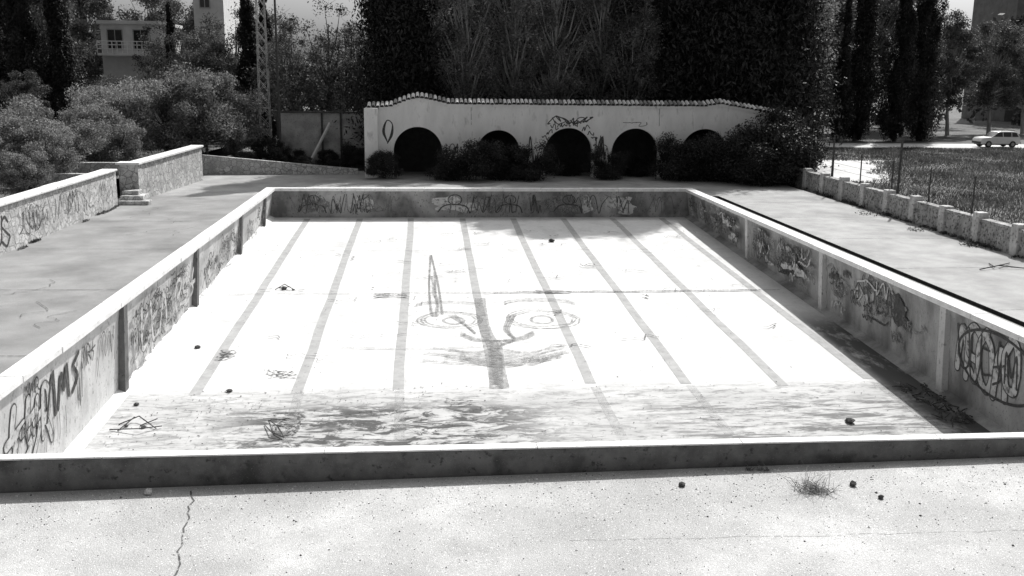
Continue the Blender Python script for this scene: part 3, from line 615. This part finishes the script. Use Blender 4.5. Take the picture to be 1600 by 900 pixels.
for k in range(10):
    u=rA.choice([8.6,9.3,13.2,17.3,21.3])+rA.uniform(-.3,.3); scribble(sA,u,u+.6,.2,1.4,.04,0,6,rA)
for c in (13.4,17.3,17.6,21.5): scribble(sA,c-.3,c+.3,.3,1.9,.06,0,8,rA)
for c in (9.8,20.8): sA.stroke([(c,3.6),(c+.02,2.6)],.03,2,smooth=False)
sA.mb.obj("arcade_graffiti",[m_black,m_white,m_grey],arc)
# ------------------------------------------------------------ right barrier wall and fence
bar=empty("concrete_barrier_wall"); b=MB(); c=MB()
def rx(y): return 27.1+.028*(y-16)
y=2.0; i=0
while y<41:
    x=rx(y); b.box(x-.06,x+.33,y,y+.42,-.5,.68+random.uniform(-.07,.05)); 
    x2=rx(y+1.5); c.add([(x+.04,y+.42,-.5),(x2+.04,y+2.5,-.5),(x2+.3,y+2.5,-.5),(x+.3,y+.42,-.5),(x+.1,y+.42,.42),(x2+.1,y+2.5,.42),(x2+.26,y+2.5,.42),(x+.26,y+.42,.42)],[(0,4,5,1),(4,7,6,5),(2,6,7,3),(0,3,7,4),(1,5,6,2)])
    c.box(x+.02,x2+.34,y+.43,y+2.49,.422,.52)
    y+=2.5
m_bar=mat("barrier_concrete",.26,.55,2.5,fine=[(9,.5,.62,.1),(25,.6,.7,.7)],bump=.5,bscale=20)
m_post=mat("post_concrete",.45,.68,3,fine=[(9,.55,.66,.2)],bump=.5,bscale=20)
b.obj("posts",[m_post],bar,bevel=.03); c.obj("panels",[m_bar],bar)
b=MB()
for k,y in enumerate(np.arange(4,41,3.4)):
    b.tube((rx(y)+.5,y,-.5),(rx(y)+.5+random.uniform(-.05,.05),y,1.9),.035,.03,6)
b.tube((28,27.4,-.5),(28,27.4,3.0),.06,.055,8); b.tube((28,34.5,-.5),(28,34.5,2.6),.05,.045,8)
for z in (.9,1.2,1.5,1.8): b.tube((rx(2)+.5,2,z),(rx(40.5)+.5,40.5,z),.007,.007,4)
b.obj("wire_fence",[m_darkmetal])
rs=random.Random(31); cl=[]
for k in range(70):
    y=rs.uniform(8,40) ; cl.append((rx(y)-.12+rs.uniform(-.1,.1),y,-.38,rs.uniform(.08,.3),rs.uniform(.1,.4),rs.uniform(.05,.14)))
me=plantmesh("weeds",cl,70,.04,13,[l_mid]); o=bpy.data.objects.new("weeds",me); COL.objects.link(o)
cl=[(26.6,27,-.37,.5,.7,.12),(26.4,22.5,-.37,.3,.4,.08),(26.6,19,-.36,.3,.5,.1)]
cl+=[(-6.2+rs.uniform(-.05,.12),rs.uniform(14,30),-.4,.08,.35,.06) for k in range(16)]
me=plantmesh("weeds",cl,160,.035,14,[l_mid]); o=bpy.data.objects.new("weeds",me); COL.objects.link(o)
# ------------------------------------------------------------ background buildings left
def house(name,x0,x1,y0,y1,z0,z1,wins,rail=None,mt=m_white_wall):
    b=MB(); b.box(x0,x1,y0,y1,z0,z1); o=b.obj(name,[mt]); b=MB(); b.box(x0-.25,x1+.25,y0-.25,y1+.25,z1+.003,z1+.3); b.obj("roof_slab",[mt],o)
    w=MB(); g=MB()
    for (a,c_,d,e) in wins:
        g.box(a,c_,y0-.04,y0-.003,d,e)
        for q in ((a-.08,a,d-.08,e+.08),(c_,c_+.08,d-.08,e+.08),(a,c_,d-.08,d),(a,c_,e,e+.08),((a+c_)/2-.03,(a+c_)/2+.03,d,e)): w.box(q[0],q[1],y0-.08,y0-.002,q[2],q[3])
    if wins: g.obj("window_glass",[m_glass],o); w.obj("window_frames",[m_metal],o)
    if rail:
        a,c_,z,dd=rail; r=MB(); r.box(a,c_,y0-dd,y0-.003,z-.2,z); 
        for x in np.linspace(a,c_,12): r.tube((x,y0-dd+.05,z),(x,y0-dd+.05,z+1),.04,.04,5)
        for zz in (.35,.7,1.0): r.tube((a,y0-dd+.05,z+zz),(c_,y0-dd+.05,z+zz),.04,.04,5)
        r.obj("balcony",[m_white_wall],o)
    return o
house("villa_house",-21.0,-16.2,76,84,-.5,9.4,[(-20.4,-19.2,7.3,8.9),(-18.2,-17,7.3,8.9)],(-20.9,-16.3,6.9,1.6),m_offwhite)
house("white_building",-13.2,-10.6,77,86,-.5,16,[(-12.6,-11.8,7.5,9.3),(-12.6,-11.8,11,12.8)],None,m_offwhite)
house("apartment_building",95,120,128,140,-.5,26,[(96+4*i,98+4*i,4+3.2*j,5.7+3.2*j) for i in range(5) for j in range(6)],None,mat("render_grey",.15,.22,1))
b=MB(); b.box(-2.3,4.0,50,50.3,-.5,2.9); o=b.obj("boundary_wall",[mat("wall_grey",.3,.5,1.2,fine=[(12,.56,.7,.15)],big=(.5,.5,.65,.2))]); b=MB(); b.box(-2.5,4.1,49.8,50.5,2.905,3.02); b.obj("wall_cap",[m_darkmetal],o)
b=MB()
for x in (-2.3,.5,1.7,3.6): b.box(x,x+.12,49.9,49.996,-.5,2.9)
b.obj("wall_posts",[m_darkmetal],o)
b=MB(); b.tube((-.3,49.0,-.4),(1.1,49.6,2.3),.1,.1,6); b.obj("leaning_plank",[m_coping])
b=MB(); X0,Y0=-3.1,50.5; H=13
for dx,dy in ((-.35,-.35),(.35,-.35),(-.35,.35),(.35,.35)): b.tube((X0+dx,Y0+dy,-.5),(X0+dx*.6,Y0+dy*.6,H),.035,.03,5)
z=-.3
while z<H-.8:
    s=.35*(1-.4*(z/H))
    for (a,c_) in (((-s,-s),(s,-s)),((s,-s),(s,s)),((s,s),(-s,s)),((-s,s),(-s,-s))):
        b.tube((X0+a[0],Y0+a[1],z),(X0+c_[0],Y0+c_[1],z+.75),.018,.018,4); b.tube((X0+c_[0],Y0+c_[1],z),(X0+a[0],Y0+a[1],z+.75),.018,.018,4)
    z+=.75
b.obj("lattice_mast",[m_metal])
b=MB(); b.tube((-1.9,48.5,-.5),(-1.9,48.5,11.5),.09,.06,8); b.box(-2.5,-1.3,48.46,48.54,10.9,11.0); b.obj("utility_pole",[m_darkmetal])
# ------------------------------------------------------------ car
car=empty("parked_car")
prof=[(0,.35),(.02,.75),(.15,.92),(1.05,1.0),(1.75,1.48),(2.0,1.54),(3.45,1.54),(3.75,1.45),(4.05,.98),(4.12,.7),(4.1,.35)]
def yw(z): return .82 if z<1.0 else .82-.16*(z-1.0)/.54
b=MB(); n=len(prof); vs=[(x,-yw(z),z) for x,z in prof]+[(x,yw(z),z) for x,z in prof]
b.add(vs,[tuple(range(n)),tuple(range(2*n-1,n-1,-1))]+[(i,n+i,n+(i+1)%n,(i+1)%n) for i in range(n)]); m_car=mat("car_paint",.8,.85,2,rough=.3,spec=.5,bump=0)
b.obj("body",[m_car],car,bevel=.04)
b=MB()
for sg in (-1,1):
    def W(x,z): return (x,sg*(yw(z)+.012),z)
    for P in (((1.25,1.03),(2.2,1.03),(2.2,1.44),(1.8,1.44)),((2.28,1.03),(3.1,1.03),(3.1,1.44),(2.28,1.44)),((3.18,1.03),(3.85,1.03),(3.65,1.42),(3.18,1.44))): b.add([W(*p) for p in P],[(0,1,2,3)])
b.quad((1.08,-.72,1.04),(1.08,.72,1.04),(1.7,.64,1.47),(1.7,-.64,1.47)); b.quad((4.03,-.72,1.05),(4.03,.72,1.05),(3.80,.64,1.42),(3.80,-.64,1.42)); b.obj("windows",[m_glass],car)
b=MB(); h=MB()
for x in (.8,3.3):
    for s_ in (-1,1): b.tube((x,s_*.66,.32),(x,s_*.85,.32),.32,.32,18); h.tube((x,s_*.855,.32),(x,s_*.87,.32),.18,.17,12)
b.obj("tyres",[m_gutter],car); h.obj("hubs",[m_metal],car)
b=MB(); b.box(-.04,.05,-.78,.78,.36,.55); b.box(4.06,4.18,-.78,.78,.36,.55); b.box(.2,3.9,-.8,.8,.25,.36); b.obj("bumpers",[m_darkmetal],car)
b=MB(); b.tube((1.9,-.6,1.62),(3.5,-.6,1.62),.025,.025,6); b.tube((1.9,.6,1.62),(3.5,.6,1.62),.025,.025,6); b.obj("roof_rails",[m_darkmetal],car)
car.location=(57.6,71.6,-.5); car.scale=(.92,.92,.95)
